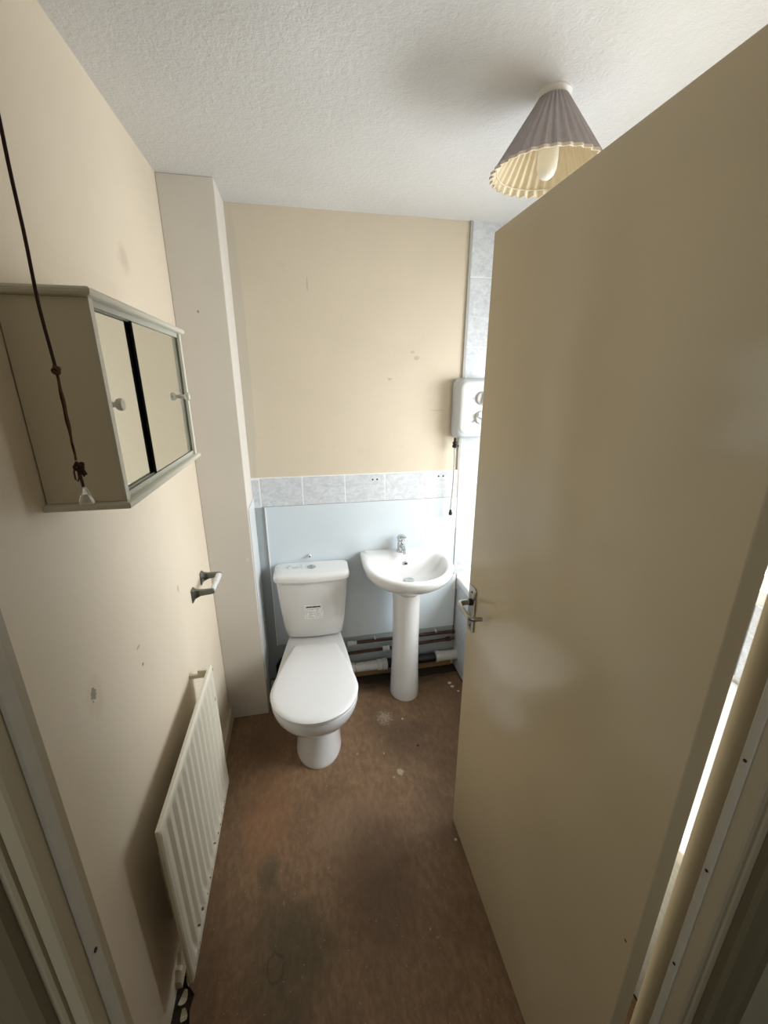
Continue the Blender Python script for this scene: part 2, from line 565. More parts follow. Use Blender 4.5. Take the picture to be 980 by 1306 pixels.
# boxed-in column in the far left corner
b = MB().box(XL, -0.2475, 1.769, YB, 0.0, ZC).bevel(0.003, 2)
colm = struct('wall_column', b, 'column', 'off-white boxed column in the corner beside the toilet')

# right wall with a window opening
WY0, WY1, WZ0, WZ1 = 0.70, 1.62, 0.94, 1.68
b = MB()
b.box(XR, XR + 0.1, YF, WY0, -0.05, ZC)
b.box(XR, XR + 0.1, WY1, YB, -0.05, ZC)
b.box(XR, XR + 0.1, WY0, WY1, -0.05, WZ0)
b.box(XR, XR + 0.1, WY0, WY1, WZ1, ZC)
wr = struct('wall_right', b, 'grout', 'tiled right wall with window above the bath')
win = struct_empty('window_1', 'white framed window above the bath', (XR, 1.16, WZ0))
b = MB()
f = 0.045
b.box(XR + 0.03, XR + 0.08, WY0, WY0 + f, WZ0, WZ1)
b.box(XR + 0.03, XR + 0.08, WY1 - f, WY1, WZ0, WZ1)
b.box(XR + 0.03, XR + 0.08, WY0 + f, WY1 - f, WZ0, WZ0 + f)
b.box(XR + 0.03, XR + 0.08, WY0 + f, WY1 - f, WZ1 - f, WZ1)
obj('window_frame', b, 'upvc', win)
obj('pane', MB().box(XR + 0.05, XR + 0.056, WY0 + f, WY1 - f, WZ0 + f, WZ1 - f), 'pane', win)

# door wall with the doorway
b = MB()
b.box(-1.9, -0.27, YH, YF, -0.05, ZC)
b.box(0.57, XR + 0.1, YH, YF, -0.05, ZC)
b.box(-0.27, 0.57, YH, YF, 2.01, ZC)
struct('wall_front', b, 'hall', 'partition wall around the doorway')

struct('wall_front_plaster', MB().box(0.571, XR, YF, YF + 0.003, 0.0, ZC).box(XL, 0.571, YF, YF + 0.003, 2.012, ZC).box(XL, -0.2705, YF, YF + 0.003, 0.0, 2.012), 'left_cream', 'cream plaster on the bathroom side of the door wall')

# door lining, stops, seals and architraves
t1 = struct('trim_1', MB().box(-0.27, -0.24, YH - 0.004, YF + 0.002, 0.0, 2.01).bevel(0.002, 1), 'trim', 'cream door lining on the latch side')
obj('door_stop', MB().box(-0.24, -0.226, 0.270, 0.304, 0.0, 1.98).bevel(0.002, 1), 'trim', t1)
obj('draught_seal', MB().box(-0.227, -0.2235, 0.2885, 0.3055, 0.0, 1.98).bevel(0.0015, 1), 'seal', t1)
for z in (0.36, 0.765, 1.10, 1.45):
    obj('pin', MB().lathe([(0.0022, 0), (0.0022, 0.0012)], (-0.2235, 0.296, z), 'x', 8), 'pin', t1)
t2 = struct('trim_2', MB().box(0.5345, 0.57, YH - 0.004, YF + 0.002, 0.0, 2.01).bevel(0.002, 1), 'trim', 'cream door lining on the hinge side')
obj('door_stop', MB().box(0.523, 0.5345, 0.270, 0.304, 0.0, 1.98).bevel(0.002, 1), 'trim', t2)
obj('draught_seal', MB().box(0.5205, 0.524, 0.2905, 0.3025, 0.0, 1.98).bevel(0.0015, 1), 'seal', t2)
for z in (0.40, 0.58, 0.76, 0.97, 1.17):
    obj('pin', MB().lathe([(0.0022, -0.0012), (0.0022, 0)], (0.5205, 0.2960, z), 'x', 8), 'pin', t2)
struct('trim_3', MB().box(-0.24, 0.54, YH - 0.004, YF + 0.002, 1.98, 2.01), 'trim', 'cream head lining over the doorway')
for nm, sgn, xa, lb in (('trim_4', -1, -0.246, 'cream hall architrave on the latch side'), ('trim_5', 1, 0.546, 'cream hall architrave on the hinge side')):
    prof = [(0, 0), (0, 0.010), (0.006, 0.015), (0.022, 0.015), (0.026, 0.012), (0.044, 0.012), (0.050, 0.018), (0.066, 0.018), (0.070, 0.014), (0.070, 0)]
    b = MB().loft([[(xa + sgn * u, YH - 0.0045 - v, z) for u, v in prof] for z in (0.0, 2.03)])
    struct(nm, b, 'arch', lb)

# hall around the camera
struct('floor_hall', MB().box(-1.9, 2.0, -1.3, YF - 0.031, -0.05, -0.006), 'hall_floor', 'dark carpet in the hall')
b = MB()
b.box(-1.6, -0.80, -1.3, -1.2, -0.05, ZC).box(0.0, 1.9, -1.3, -1.2, -0.05, ZC)
b.box(-0.80, 0.0, -1.3, -1.2, -0.05, 1.05).box(-0.80, 0.0, -1.3, -1.2, 1.95, ZC)  # opening added to let the unseen fill light in
struct('wall_hall_back', b, 'hall', 'hall wall with opening added for fill light opposite the doorway')
struct('wall_hall_right', MB().box(1.9, 2.0, -1.2, YH, -0.05, ZC), 'hall', 'plain hall end wall')
struct('wall_hall_left', MB().box(-1.7, -1.6, -1.2, YH, -0.05, ZC), 'hall', 'plain hall end wall on the latch side')

# skirting on the left wall, chipped at its near end
b = MB()
ys = [0.785, 0.80, 0.815, 0.83, 0.86, 0.90, 1.769]
hs = [0.030, 0.052, 0.044, 0.066, 0.062, 0.070, 0.070]
b.loft([[(XL, y, 0.0), (XL + 0.016, y, 0.0), (XL + 0.016, y, h - 0.008), (XL + 0.010, y, h), (XL, y, h)] for y, h in zip(ys, hs)])
struct('baseboard_left', b, 'skirt', 'low cream skirting board along the left wall')

# timber batten under the pipes at the foot of the back wall
b = MB()
b.loft([[(x, 1.950 + random.uniform(-0.002, 0.002), 0.0), (x, YB, 0.0), (x, YB, h), (x, 1.950, h)]
        for x, h in [(-0.24, 0.05), (0.1, 0.052), (0.3, 0.050), (0.5, 0.054), (0.65, 0.050), (0.80, 0.056)]])
struct('baseboard_back', b, 'batten', 'raw brown timber batten below the pipes')

# ---------- back wall cladding: tiles, blue panel
tile_proto = {}


def tile(w, h, x, y, z, parent, axis='y', th=0.008):
    """one tile, lower left corner at x, z, standing proud of the wall"""
    key = (round(w, 3), round(h, 3), axis)
    if key not in tile_proto:
        b = MB()
        if axis == 'y':
            b.box(0, w, -th, 0, 0, h)
        else:
            b.box(-th, 0, 0, w, 0, h)
        b.bevel(0.0012, 1)
        o = obj('tile', b, 'tile')
        tile_proto[key] = o.data
    else:
        o = bpy.data.objects.new('tile', tile_proto[key])
        COL.objects.link(o)
    o.parent = parent
    o.location = Vector((x, y, z)) - OFF[parent.name]
    return o


TZ0, TZ1 = 1.046, 1.186
obj('grout_bed', MB().box(-0.2475, 0.783, YB - 0.0072, YB, TZ0, TZ1 + 0.003), 'grout', wb)
g = 0.004
edges = [-0.209, -0.009, 0.197, 0.399, 0.600, 0.783]
tile(0.036 - 0.002, TZ1 - TZ0 - 0.002, -0.2465, YB, TZ0 - 0.004, wb)
for a, c in zip(edges[:-1], edges[1:]):
    tile(c - a - g, TZ1 - TZ0, a + g / 2, YB, TZ0, wb)
# tiled strip above the bath
obj('grout_bed', MB().box(0.7905, XR, YB - 0.0070, YB, 0.50, ZC), 'grout', wb)
obj('edge_strip', MB().box(0.779, 0.790, YB - 0.010, YB, TZ1 + 0.004, ZC), 'grey_strip', wb)
zs = [0.592, 0.889, 1.186, 1.483, 1.781, 2.076, ZC]
xs = [0.790, 0.990, 1.190, 1.390, XR]
for i in range(len(zs) - 1):
    for j in range(len(xs) - 1):
        tile(xs[j + 1] - xs[j] - 0.003, zs[i + 1] - zs[i] - 0.003, xs[j] + 0.0015, YB, zs[i] + 0.0015, wb)
# tiles on the right wall beside and below the window
ys = [YF + 0.036 + 0.2 * i for i in range(9)]
for i in range(len(zs) - 1):
    for j in range(8):
        y0, y1, z0, z1 = ys[j], ys[j] + 0.2, zs[i], zs[i + 1]
        if y1 > WY0 - 0.01 and y0 < WY1 + 0.01 and z1 > WZ0 - 0.01 and z0 < WZ1 + 0.01:
            continue
        if y1 > YB - 0.01:
            continue
        tile(0.197, z1 - z0 - 0.003, XR, y0 + 0.0015, z0 + 0.0015, wr, 'x')
# pale blue panel, grey strip beside it, plaster below it
obj('splash_panel', MB().box(-0.190, 0.788, YB - 0.007, YB, 0.262, TZ0 - 0.002).bevel(0.0012, 1).box(0.786, 0.811, YB - 0.0069, YB, 0.262, 0.588), 'blue', wb)
obj('panel_edge_trim', MB().box(-0.1965, -0.190, YB - 0.012, YB, 0.262, TZ0 - 0.002), 'grout', wb)
obj('filler_strip', MB().box(-0.2475, -0.195, YB - 0.004, YB, 0.0, TZ0 - 0.004), 'blue_wall', wb)
obj('lower_plaster', MB().box(-0.195, 0.811, YB - 0.003, YB, 0.05, 0.262), 'blue_wall', wb)
obj('silicone_gap', MB().box(0.7878, 0.7905, YB - 0.0078, YB, 0.592, 0.87).box(0.8085, 0.8118, YB - 0.0078, YB, 0.20, 0.592), 'hole', wb)
# tile on the column's side face
obj('side_tile', MB().box(-0.2475, -0.2425, 1.776, YB - 0.008, 0.20, 1.092).bevel(0.001, 1), 'plastic', colm)

# ================================================================== DOOR
door = struct_empty('door_1', 'cream flush door standing open with a metal lever handle', (0.505, YF, 0.008))
DX = 0.488
obj('leaf', MB().box(DX, DX + 0.034, YF, 1.074, 0.008, 1.968).bevel(0.0018, 2), 'door', door)


def handle(side):
    xs_ = DX if side < 0 else DX + 0.034
    b = MB()
    pts = rrect(1.016, 1.058, 0.877, 1.029, 0.010, 4)
    b.loft([[(xs_, y, z) for y, z in pts], [(xs_ + side * 0.004, y, z) for y, z in pts],
            [(xs_ + side * 0.006, 1.037 + (y - 1.037) * 0.86, 0.953 + (z - 0.953) * 0.955) for y, z in pts]])
    pl = obj('handle_plate', b, 'steel', door, 30)
    for z in (1.011, 0.895):
        obj('screw', MB().lathe([(0.0035, 0), (0.003, side * 0.0015)], (xs_ + side * 0.006, 1.037, z), 'x', 10), 'pin', pl)
    obj('spindle_collar', MB().lathe([(0.011, 0), (0.011, side * 0.008), (0.009, side * 0.010)], (xs_ + side * 0.006, 1.037, 0.978), 'x', 20), 'dark_metal', pl, 40)
    p = [(xs_ + side * 0.010, 1.037, 0.978), (xs_ + side * 0.030, 1.037, 0.979), (xs_ + side * 0.043, 1.034, 0.980), (xs_ + side * 0.050, 1.024, 0.981),
         (xs_ + side * 0.051, 1.000, 0.981), (xs_ + side * 0.050, 0.970, 0.979), (xs_ + side * 0.047, 0.955, 0.977), (xs_ + side * 0.038, 0.949, 0.975), (xs_ + side * 0.012, 0.948, 0.973)]
    obj('lever', MB().tube(p, [0.008, 0.0085, 0.009, 0.008, 0.007, 0.0065, 0.007, 0.007, 0.0065], 14), 'steel', door, 40)


handle(-1)
handle(1)
for z in (0.25, 1.72):
    obj('hinge', MB().lathe([(0.006, 0), (0.006, 0.075)], (0.5285, YF + 0.006, z), 'z', 12), 'steel', door, 40)

# ================================================================== BATH
bath = thing('bath', 'white bath with marbled grey panel below the shower unit', 'bath', (1.15, 1.16, 0.0))
BX0, BX1, BY0, BY1, BZ = 0.812, XR - 0.009, YF + 0.01, YB - 0.009, 0.574
b = MB()
rings = []
outer = rrect(BX0 + 0.001, BX1, BY0, BY1, 0.008, 5)
cxm, cym = (BX0 + BX1) / 2, (BY0 + BY1) / 2


def scaled(pts, ix, iy, z, r):
    return [(x, y, z) for x, y in rrect(BX0 + ix, BX1 - ix, BY0 + iy, BY1 - iy, r, 5)]


rings.append([(x, y, BZ - 0.035) for x, y in outer])
rings.append([(x, y, BZ - 0.004) for x, y in outer])
rings.append(scaled(None, 0.004, 0.004, BZ, 0.010))
rings.append(scaled(None, 0.055, 0.09, BZ, 0.08))
rings.append(scaled(None, 0.066, 0.10, BZ - 0.010, 0.09))
rings.append(scaled(None, 0.10, 0.16, BZ - 0.22, 0.10))
rings.append(scaled(None, 0.14, 0.24, BZ - 0.36, 0.10))
b.loft(rings, False, True)
obj('tub', b, 'acrylic', bath, 50)
obj('bath_panel', MB().box(BX0 + 0.006, BX0 + 0.014, BY0, BY1, 0.0, BZ - 0.036), 'bathpanel', bath)

# ================================================================== TOILET (local frame: origin on floor at cistern centre, front towards -y)
wc = thing('toilet', 'white close-coupled toilet with lid down, between column and wash basin', 'toilet', (0.0105, 1.885, 0.0), math.radians(-2.2), local=True)
Y0 = 1.885


def E(z, yf, yw, yb, hw, hwb, **k):
    return egg(z, yf - Y0, yw - Y0, yb - Y0, hw, hwb, **k)


b = MB()
b.loft([
    E(0.0, 1.396, 1.53, 1.86, 0.101, 0.088),
    E(0.010, 1.394, 1.53, 1.86, 0.103, 0.090),
    E(0.018, 1.398, 1.53, 1.86, 0.100, 0.088),
    E(0.10, 1.406, 1.53, 1.855, 0.095, 0.085),
    E(0.17, 1.410, 1.53, 1.85, 0.093, 0.085),
    E(0.200, 1.402, 1.53, 1.85, 0.098, 0.088),
    E(0.225, 1.375, 1.51, 1.85, 0.112, 0.092),
    E(0.260, 1.320, 1.48, 1.85, 0.140, 0.100),
    E(0.300, 1.276, 1.45, 1.86, 0.162, 0.110),
    E(0.340, 1.252, 1.43, 1.90, 0.174, 0.117),
    E(0.372, 1.245, 1.42, 1.94, 0.178, 0.120),
    E(0.384, 1.246, 1.42, 1.945, 0.177, 0.119),
    E(0.387, 1.252, 1.42, 1.94, 0.172, 0.115),
])
obj('pan', b, 'china', wc, 50)
b = MB()
b.loft([
    E(0.388, 1.246, 1.42, 1.70, 0.172, 0.104, rc=0.02),
    E(0.391, 1.241, 1.42, 1.71, 0.176, 0.108, rc=0.02),
    E(0.398, 1.241, 1.42, 1.71, 0.176, 0.108, rc=0.02),
    E(0.400, 1.245, 1.42, 1.70, 0.173, 0.104, rc=0.02),
])
obj('seat', b, 'seat', wc, 40)
b = MB()
b.loft([
    E(0.4005, 1.243, 1.42, 1.722, 0.174, 0.105, rc=0.02),
    E(0.4025, 1.237, 1.42, 1.724, 0.179, 0.107, rc=0.02),
    E(0.409, 1.236, 1.42, 1.725, 0.180, 0.108, rc=0.02),
    E(0.414, 1.241, 1.42, 1.724, 0.175, 0.105, rc=0.02),
    E(0.4165, 1.256, 1.43, 1.718, 0.162, 0.094, rc=0.02),
    E(0.4185, 1.31, 1.45, 1.68, 0.11, 0.060, rc=0.02),
    E(0.419, 1.40, 1.48, 1.60, 0.04, 0.020, rc=0.01),
])
obj('seat_lid', b, 'seat', wc, 50)
for sx in (-1, 1):
    obj('hinge', MB().tube([(sx * 0.050, 1.722 - Y0, 0.398), (sx * 0.085, 1.722 - Y0, 0.398)], 0.0105, 14), 'seat', wc, 40)


def cist(z, hw, yf, yb, r, bow, dx=0.0):
    pts = rrect(-hw, hw, yf - Y0, yb - Y0, r, 6)
    # bow the front: subdivide by adding points along the front edge
    i_front = len(pts)
    out = []
    for k, (x, y) in enumerate(pts):
        out.append((x, y))
    # after last corner list closes at the right front corner start; insert along front between the two front corners
    fr = [(-hw + r + (2 * hw - 2 * r) * t / 10.0, yf - Y0) for t in range(1, 10)]
    k = 3 * 7  # start index of 4th corner (front right); front edge lies between 3rd and 4th corner
    out = out[:k] + fr + out[k:]
    return [(x + dx, y - (bow * (1 - (x / hw) ** 2) if y < (yf + yb) / 2 - Y0 else 0), z) for x, y in out]


b = MB()
b.loft([
    cist(0.393, 0.120, 1.84, 1.945, 0.03, 0.012),
    cist(0.396, 0.136, 1.825, 1.950, 0.03, 0.014),
    cist(0.404, 0.142, 1.820, 1.953, 0.03, 0.015),
    cist(0.46, 0.150, 1.816, 1.954, 0.028, 0.016),
    cist(0.58, 0.163, 1.812, 1.955, 0.026, 0.016),
    cist(0.70, 0.171, 1.810, 1.956, 0.025, 0.016),
    cist(0.709, 0.171, 1.810, 1.956, 0.025, 0.016),
])
ci = obj('cistern', b, 'china', wc, 50)
b = MB()
b.loft([
    cist(0.709, 0.176, 1.806, 1.958, 0.03, 0.017),
    cist(0.712, 0.181, 1.800, 1.960, 0.03, 0.018),
    cist(0.730, 0.183, 1.799, 1.960, 0.03, 0.018),
    cist(0.741, 0.180, 1.804, 1.958, 0.03, 0.018),
    cist(0.7465, 0.168, 1.814, 1.952, 0.03, 0.017),
    cist(0.748, 0.145, 1.832, 1.940, 0.03, 0.014),
])
li = obj('cistern_lid', b, 'china', wc, 50)
bt = obj('flush_button', MB().lathe([(0.021, -0.002), (0.021, 0.0025), (0.019, 0.004), (0.004, 0.0045)], (0.0, 1.879 - Y0, 0.748), 'z', 28), 'chrome', li, 40)
obj('button_split', MB().box(-0.0007, 0.0007, 1.861 - Y0, 1.897 - Y0, 0.7520, 0.7528), 'black', li)
# sticker on the lid, curved paper label on the front
obj('lid_sticker', MB().box(-0.135, -0.035, 1.872 - Y0, 1.912 - Y0, 0.7475, 0.7485), 'lid_sticker', li)


def front_y(x, z):
    for (za, ya, ha), (zb, yb_, hb) in (((0.46, 1.816, 0.150), (0.58, 1.812, 0.163)), ((0.58, 1.812, 0.163), (0.70, 1.810, 0.171))):
        if z <= zb:
            t = (z - za) / (zb - za)
            hw = ha + (hb - ha) * t
            return ya + (yb_ - ya) * t - 0.016 * (1 - (x / hw) ** 2) - Y0
    return 1.81 - Y0


def front_patch(xa, xb, za, zb, th, mat, name, parent):
    b = MB()
    rows = []
    for i in range(9):
        x = xa + (xb - xa) * i / 8
        rows.append([(x, front_y(x, za) - th, za), (x, front_y(x, zb) - th, zb), (x, front_y(x, zb) + 0.0005, zb), (x, front_y(x, za) + 0.0005, za)])
    b.loft(rows)
    return obj(name, b, mat, parent)


front_patch(-0.047, 0.047, 0.507, 0.583, 0.0012, 'label', 'paper_label', ci)
front_patch(-0.035, 0.033, 0.5705, 0.5765, 0.0016, 'label_head', 'label_heading', ci)

# ================================================================== WASH BASIN
ba = thing('wash_basin', 'white pedestal wash basin with chrome mixer tap beside the toilet', 'wash basin', (0.478, 1.80, 0.0))
BCX = 0.478


def D(z, yf, yw, yb, hw, hwb, p=2.15, rc=0.02):
    return egg(z, yf, yw, yb, hw, hwb, cx=BCX, p=p, rc=rc, nf=36)


b = MB()
b.loft([
    D(0.615, 1.715, 1.80, 1.90, 0.060, 0.055),
    D(0.640, 1.690, 1.80, 1.885, 0.085, 0.075),
    D(0.670, 1.645, 1.80, 1.950, 0.130, 0.130),
    D(0.695, 1.600, 1.80, 1.958, 0.172, 0.175),
    D(0.718, 1.570, 1.80, 1.960, 0.203, 0.203),
    D(0.742, 1.553, 1.80, 1.962, 0.217, 0.213),
    D(0.765, 1.546, 1.80, 1.963, 0.222, 0.216),
    D(0.774, 1.549, 1.80, 1.963, 0.221, 0.215),
    D(0.779, 1.558, 1.80, 1.962, 0.214, 0.210),
    D(0.779, 1.566, 1.80, 1.905, 0.200, 0.190),
    D(0.777, 1.572, 1.80, 1.874, 0.190, 0.178, rc=0.03),
    D(0.768, 1.578, 1.80, 1.862, 0.183, 0.168, rc=0.035),
    D(0.740, 1.594, 1.79, 1.852, 0.167, 0.148, rc=0.04),
    D(0.715, 1.630, 1.78, 1.840, 0.139, 0.115, rc=0.04),
    D(0.700, 1.680, 1.77, 1.820, 0.095, 0.070, rc=0.03),
    D(0.6925, 1.715, 1.757, 1.790, 0.045, 0.03, rc=0.015),
    D(0.691, 1.735, 1.752, 1.768, 0.015, 0.012, rc=0.008),
])
bowl = obj('basin', b, 'china', ba, 55)
b = MB()
b.loft([
    egg(0.0, 1.709, 1.80, 1.885, 0.078, 0.066, cx=BCX - 0.003),
    egg(0.008, 1.707, 1.80, 1.885, 0.079, 0.067, cx=BCX - 0.003),
    egg(0.06, 1.712, 1.80, 1.885, 0.077, 0.064, cx=BCX - 0.003),
    egg(0.18, 1.722, 1.80, 1.885, 0.072, 0.060, cx=BCX - 0.002),
    egg(0.36, 1.727, 1.80, 1.885, 0.069, 0.058, cx=BCX),
    egg(0.56, 1.718, 1.80, 1.885, 0.070, 0.058, cx=BCX),
    egg(0.655, 1.705, 1.80, 1.885, 0.074, 0.060, cx=BCX),
])
obj('pedestal', b, 'china', ba, 50)
obj('overflow_ring', MB().lathe([(0.006, 0.010), (0.006, 0.0), (0.012, -0.001), (0.012, 0.012)], (BCX + 0.004, 1.848, 0.738), 'y', 20, False, False), 'chrome', bowl, 40)
obj('overflow_hole', MB().lathe([(0.0065, 0.0), (0.0065, 0.012)], (BCX + 0.004, 1.8485, 0.738), 'y', 20), 'hole', bowl)
obj('plug_waste', MB().lathe([(0.024, 0.0), (0.026, 0.003), (0.020, 0.005), (0.016, 0.003)], (BCX, 1.752, 0.6922), 'z', 24), 'chrome', bowl, 40)
# tap
TX, TY, TZ = 0.476, 1.918, 0.779
tap = obj('tap_body', MB().lathe([(0.024, 0.0), (0.024, 0.004), (0.020, 0.007), (0.019, 0.055), (0.020, 0.060), (0.0185, 0.064)], (TX, TY, TZ), 'z', 28), 'chrome', ba, 40)
p = [(TX, TY - 0.004, TZ + 0.030), (TX, TY - 0.030, TZ + 0.042), (TX, TY - 0.062, TZ + 0.042), (TX, TY - 0.082, TZ + 0.034), (TX, TY - 0.086, TZ + 0.020)]
obj('spout', MB().tube(p, [0.013, 0.012, 0.011, 0.0115, 0.0115], 16), 'chrome', tap, 40)
obj('lever_cap', MB().lathe([(0.019, 0.065), (0.0215, 0.070), (0.0215, 0.080), (0.017, 0.089), (0.006, 0.093)], (TX, TY, TZ), 'z', 28), 'chrome', tap, 40)
obj('lever', MB().tube([(TX, TY - 0.006, TZ + 0.083), (TX + 0.004, TY - 0.035, TZ + 0.092), (TX + 0.008, TY - 0.062, TZ + 0.101)], [0.008, 0.006, 0.005], 12), 'chrome', tap, 40)

# ================================================================== PIPES AT THE FOOT OF THE BACK WALL
def pipe_root(name, label, cat, loc, group=None):
    return thing(name, label, cat, loc, group=group)


pp = pipe_root('copper_pipe', 'upper tarnished copper pipe along the wall with a grey end fitting', 'pipe', (0.5, YB, 0.235))
obj('pipe_run', MB().tube([(0.20, 1.948, 0.232), (0.50, 1.948, 0.232), (0.812, 1.948, 0.230)], 0.009, 14), 'copper', pp, 40)
obj('end_fitting', MB().lathe([(0.012, -0.03), (0.016, -0.028), (0.016, 0.0), (0.013, 0.002), (0.013, 0.022)], (0.212, 1.948, 0.232), 'x', 16), 'white_pipe', pp, 40)
for x in (0.34, 0.70):
    obj('pipe_clip', MB().box(x - 0.004, x + 0.004, 1.945, YB - 0.003, 0.220, 0.244), 'plastic', pp)
pp = pipe_root('copper_pipe', 'lower tarnished copper pipe along the wall with a white coupling', 'pipe', (0.5, YB, 0.18))
obj('pipe_run', MB().tube([(0.10, 1.944, 0.168), (0.35, 1.944, 0.172), (0.60, 1.944, 0.180), (0.812, 1.944, 0.186)], 0.0085, 14), 'copper', pp, 40)
obj('coupling', MB().lathe([(0.010, -0.02), (0.016, -0.018), (0.016, -0.004), (0.013, -0.003), (0.013, 0.003), (0.016, 0.004), (0.016, 0.018), (0.010, 0.02)], (0.402, 1.944, 0.174), 'x', 16), 'white_pipe', pp, 40)
obj('coupling', MB().lathe([(0.009, -0.015), (0.0125, -0.013), (0.0125, 0.013), (0.009, 0.015)], (0.775, 1.944, 0.1855), 'x', 16), 'copper', pp, 40)

wp = pipe_root('waste_pipe', 'white and black plastic waste pipe on the floor behind the pedestal', 'pipe', (0.5, 1.92, 0.09))
b = MB()
prof = [(0.020, 0.0), (0.024, 0.002)]
x = 0.01
while x < 0.115:
    prof += [(0.0255, x), (0.0275, x + 0.004), (0.0255, x + 0.008)]
    x += 0.010
prof += [(0.026, 0.125), (0.031, 0.127), (0.031, 0.150), (0.027, 0.152), (0.033, 0.156), (0.033, 0.182), (0.026, 0.185)]
b.lathe([(0.029, -0.10), (0.029, -0.002)] + prof, (0.22, 1.922, 0.088), 'x', 24)
obj('ribbed_connector', b, 'white_pipe', wp, 40)
obj('rubber_pipe', MB().lathe([(0.026, 0.0), (0.026, 0.30)], (0.405, 1.922, 0.090), 'x', 24), 'black', wp, 40)
obj('white_end', MB().lathe([(0.028, 0.0), (0.033, 0.002), (0.033, 0.020), (0.029, 0.022), (0.029, 0.135)], (0.690, 1.922, 0.092), 'x', 24), 'white_pipe', wp, 40)

sv = thing('soil_connector', 'black valve and white pipe stub in the gap between toilet and column', 'pipe', (-0.2, 1.93, 0.0))
obj('valve_body', MB().tube([(-0.195, 1.93, 0.02), (-0.195, 1.93, 0.16), (-0.17, 1.92, 0.20), (-0.15, 1.91, 0.22)], [0.014, 0.014, 0.016, 0.014], 14), 'black', sv, 40)
obj('valve_wheel', MB().lathe([(0.010, -0.018), (0.020, -0.016), (0.020, -0.002), (0.010, 0.0)], (-0.172, 1.905, 0.205), 'y', 14), 'dark_metal', sv, 40)
obj('pipe_stub', MB().lathe([(0.020, 0.0), (0.023, 0.003), (0.023, 0.022), (0.019, 0.024), (0.019, 0.10)], (-0.238, 1.905, 0.060), 'x', 20), 'white_pipe', sv, 40)

# ================================================================== ELECTRIC SHOWER
sh = thing('electric_shower', 'white electric shower unit with two round dials on the tiled wall', 'shower', (0.845, YB, 1.49))
SX0, SX1, SZ0, SZ1, SYB, SYF = 0.731, 0.955, 1.358, 1.640, YB - 0.0105, 1.884


def sring(i, y, r, zlow=0.0):
    return [(x, y, z) for x, z in rrect(SX0 + i, SX1 - i, SZ0 + i + zlow, SZ1 - i, r, 7)]


b = MB()
b.loft([sring(0.004, SYB, 0.03), sring(0.0, SYB - 0.006, 0.034), sring(0.001, SYB - 0.040, 0.034), sring(0.006, SYB - 0.062, 0.034), sring(0.014, SYB - 0.072, 0.034)])
obj('casing', b, 'plastic_grey', sh, 50)
b = MB()
b.loft([sring(0.012, SYB - 0.068, 0.034, 0.012), sring(0.014, SYB - 0.074, 0.034, 0.014), sring(0.020, SYF - 0.001, 0.032, 0.018), sring(0.032, SYF - 0.003, 0.028, 0.02)])
cv = obj('front_cover', b, 'plastic', sh, 50)
DXC = 0.852
for zc, rot, lab in ((1.549, 80, 0), (1.460, -28, 1)):
    dl = obj('dial', MB().lathe([(0.030, 0.0), (0.030, -0.004), (0.0275, -0.012), (0.023, -0.014)], (DXC, SYF - 0.003, zc), 'y', 36), 'plastic', cv, 40)
    b = MB()
    a = math.radians(rot)
    u = Vector((math.cos(a), 0, math.sin(a)))
    w = Vector((-math.sin(a), 0, math.cos(a)))
    c0 = Vector((DXC, SYF - 0.016, zc))
    b.loft([[tuple(c0 + u * (s * L) + w * (q * W) + Vector((0, dy, 0))) for s, q in ((-1, -1), (1, -1), (1, 1), (-1, 1))]
            for L, W, dy in ((0.026, 0.008, 0.003), (0.026, 0.006, -0.009), (0.024, 0.004, -0.010))])
    obj('dial_grip', b, 'plastic_grey', cv)
    obj('dial_shadow_ring', MB().lathe([(0.0325, 0.0), (0.0325, -0.0008), (0.030, -0.0008)], (DXC, SYF - 0.003, zc), 'y', 36, True, False), 'mark_grey', cv)  # shade around the dial rim, put in as a flat grey ring
yy = SYF - 0.003
# small printed marks: illegible word and flash above the upper dial, dot and arc beside the dials
obj('printed_mark', MB().box(0.832, 0.848, yy - 0.0006, yy + 0.001, 1.5935, 1.597), 'mark_grey', cv)
b = MB()
b.loft([[(x, y, z) for x, z in ((0.857, 1.590), (0.860, 1.590), (0.862, 1.602), (0.858, 1.602), (0.855, 1.596))] for y in (yy + 0.001, yy - 0.0006)])
obj('printed_mark', b, 'mark_grey', cv)
obj('printed_mark', MB().lathe([(0.003, 0.001), (0.003, -0.0006)], (0.808, yy, 1.549), 'y', 12), 'mark_grey', cv)
b = MB()
b.loft([[(x, y, z) for x, z in ((0.800, 1.440), (0.815, 1.448), (0.822, 1.443), (0.812, 1.434))] for y in (yy + 0.001, yy - 0.0006)])
obj('printed_mark', b, 'mark_grey', cv)

hs_ = thing('shower_hose', 'thin grey hose hanging from a black valve under the shower unit', 'hose', (0.748, 1.93, 1.36))
obj('valve', MB().lathe([(0.007, 0.0), (0.007, -0.018), (0.012, -0.020), (0.012, -0.030), (0.009, -0.032), (0.013, -0.036), (0.013, -0.046), (0.006, -0.050)], (0.746, 1.928, 1.359), 'z', 16), 'dark_metal', hs_, 40)
obj('valve_tap', MB().box(0.744, 0.764, 1.918, 1.925, 1.316, 1.324), 'dark_metal', hs_)
obj('hose_run', MB().tube([(0.746, 1.928, 1.312), (0.7475, 1.928, 1.26), (0.7485, 1.928, 1.18), (0.7475, 1.928, 1.10), (0.743, 1.928, 1.03), (0.741, 1.928, 0.985)], 0.0042, 10), 'hose', hs_, 40)
obj('hose_nut', MB().lathe([(0.0045, 0.0), (0.0065, -0.003), (0.0065, -0.012), (0.009, -0.014), (0.009, -0.028), (0.006, -0.030)], (0.741, 1.928, 0.988), 'z', 14), 'dark_metal', hs_, 40)

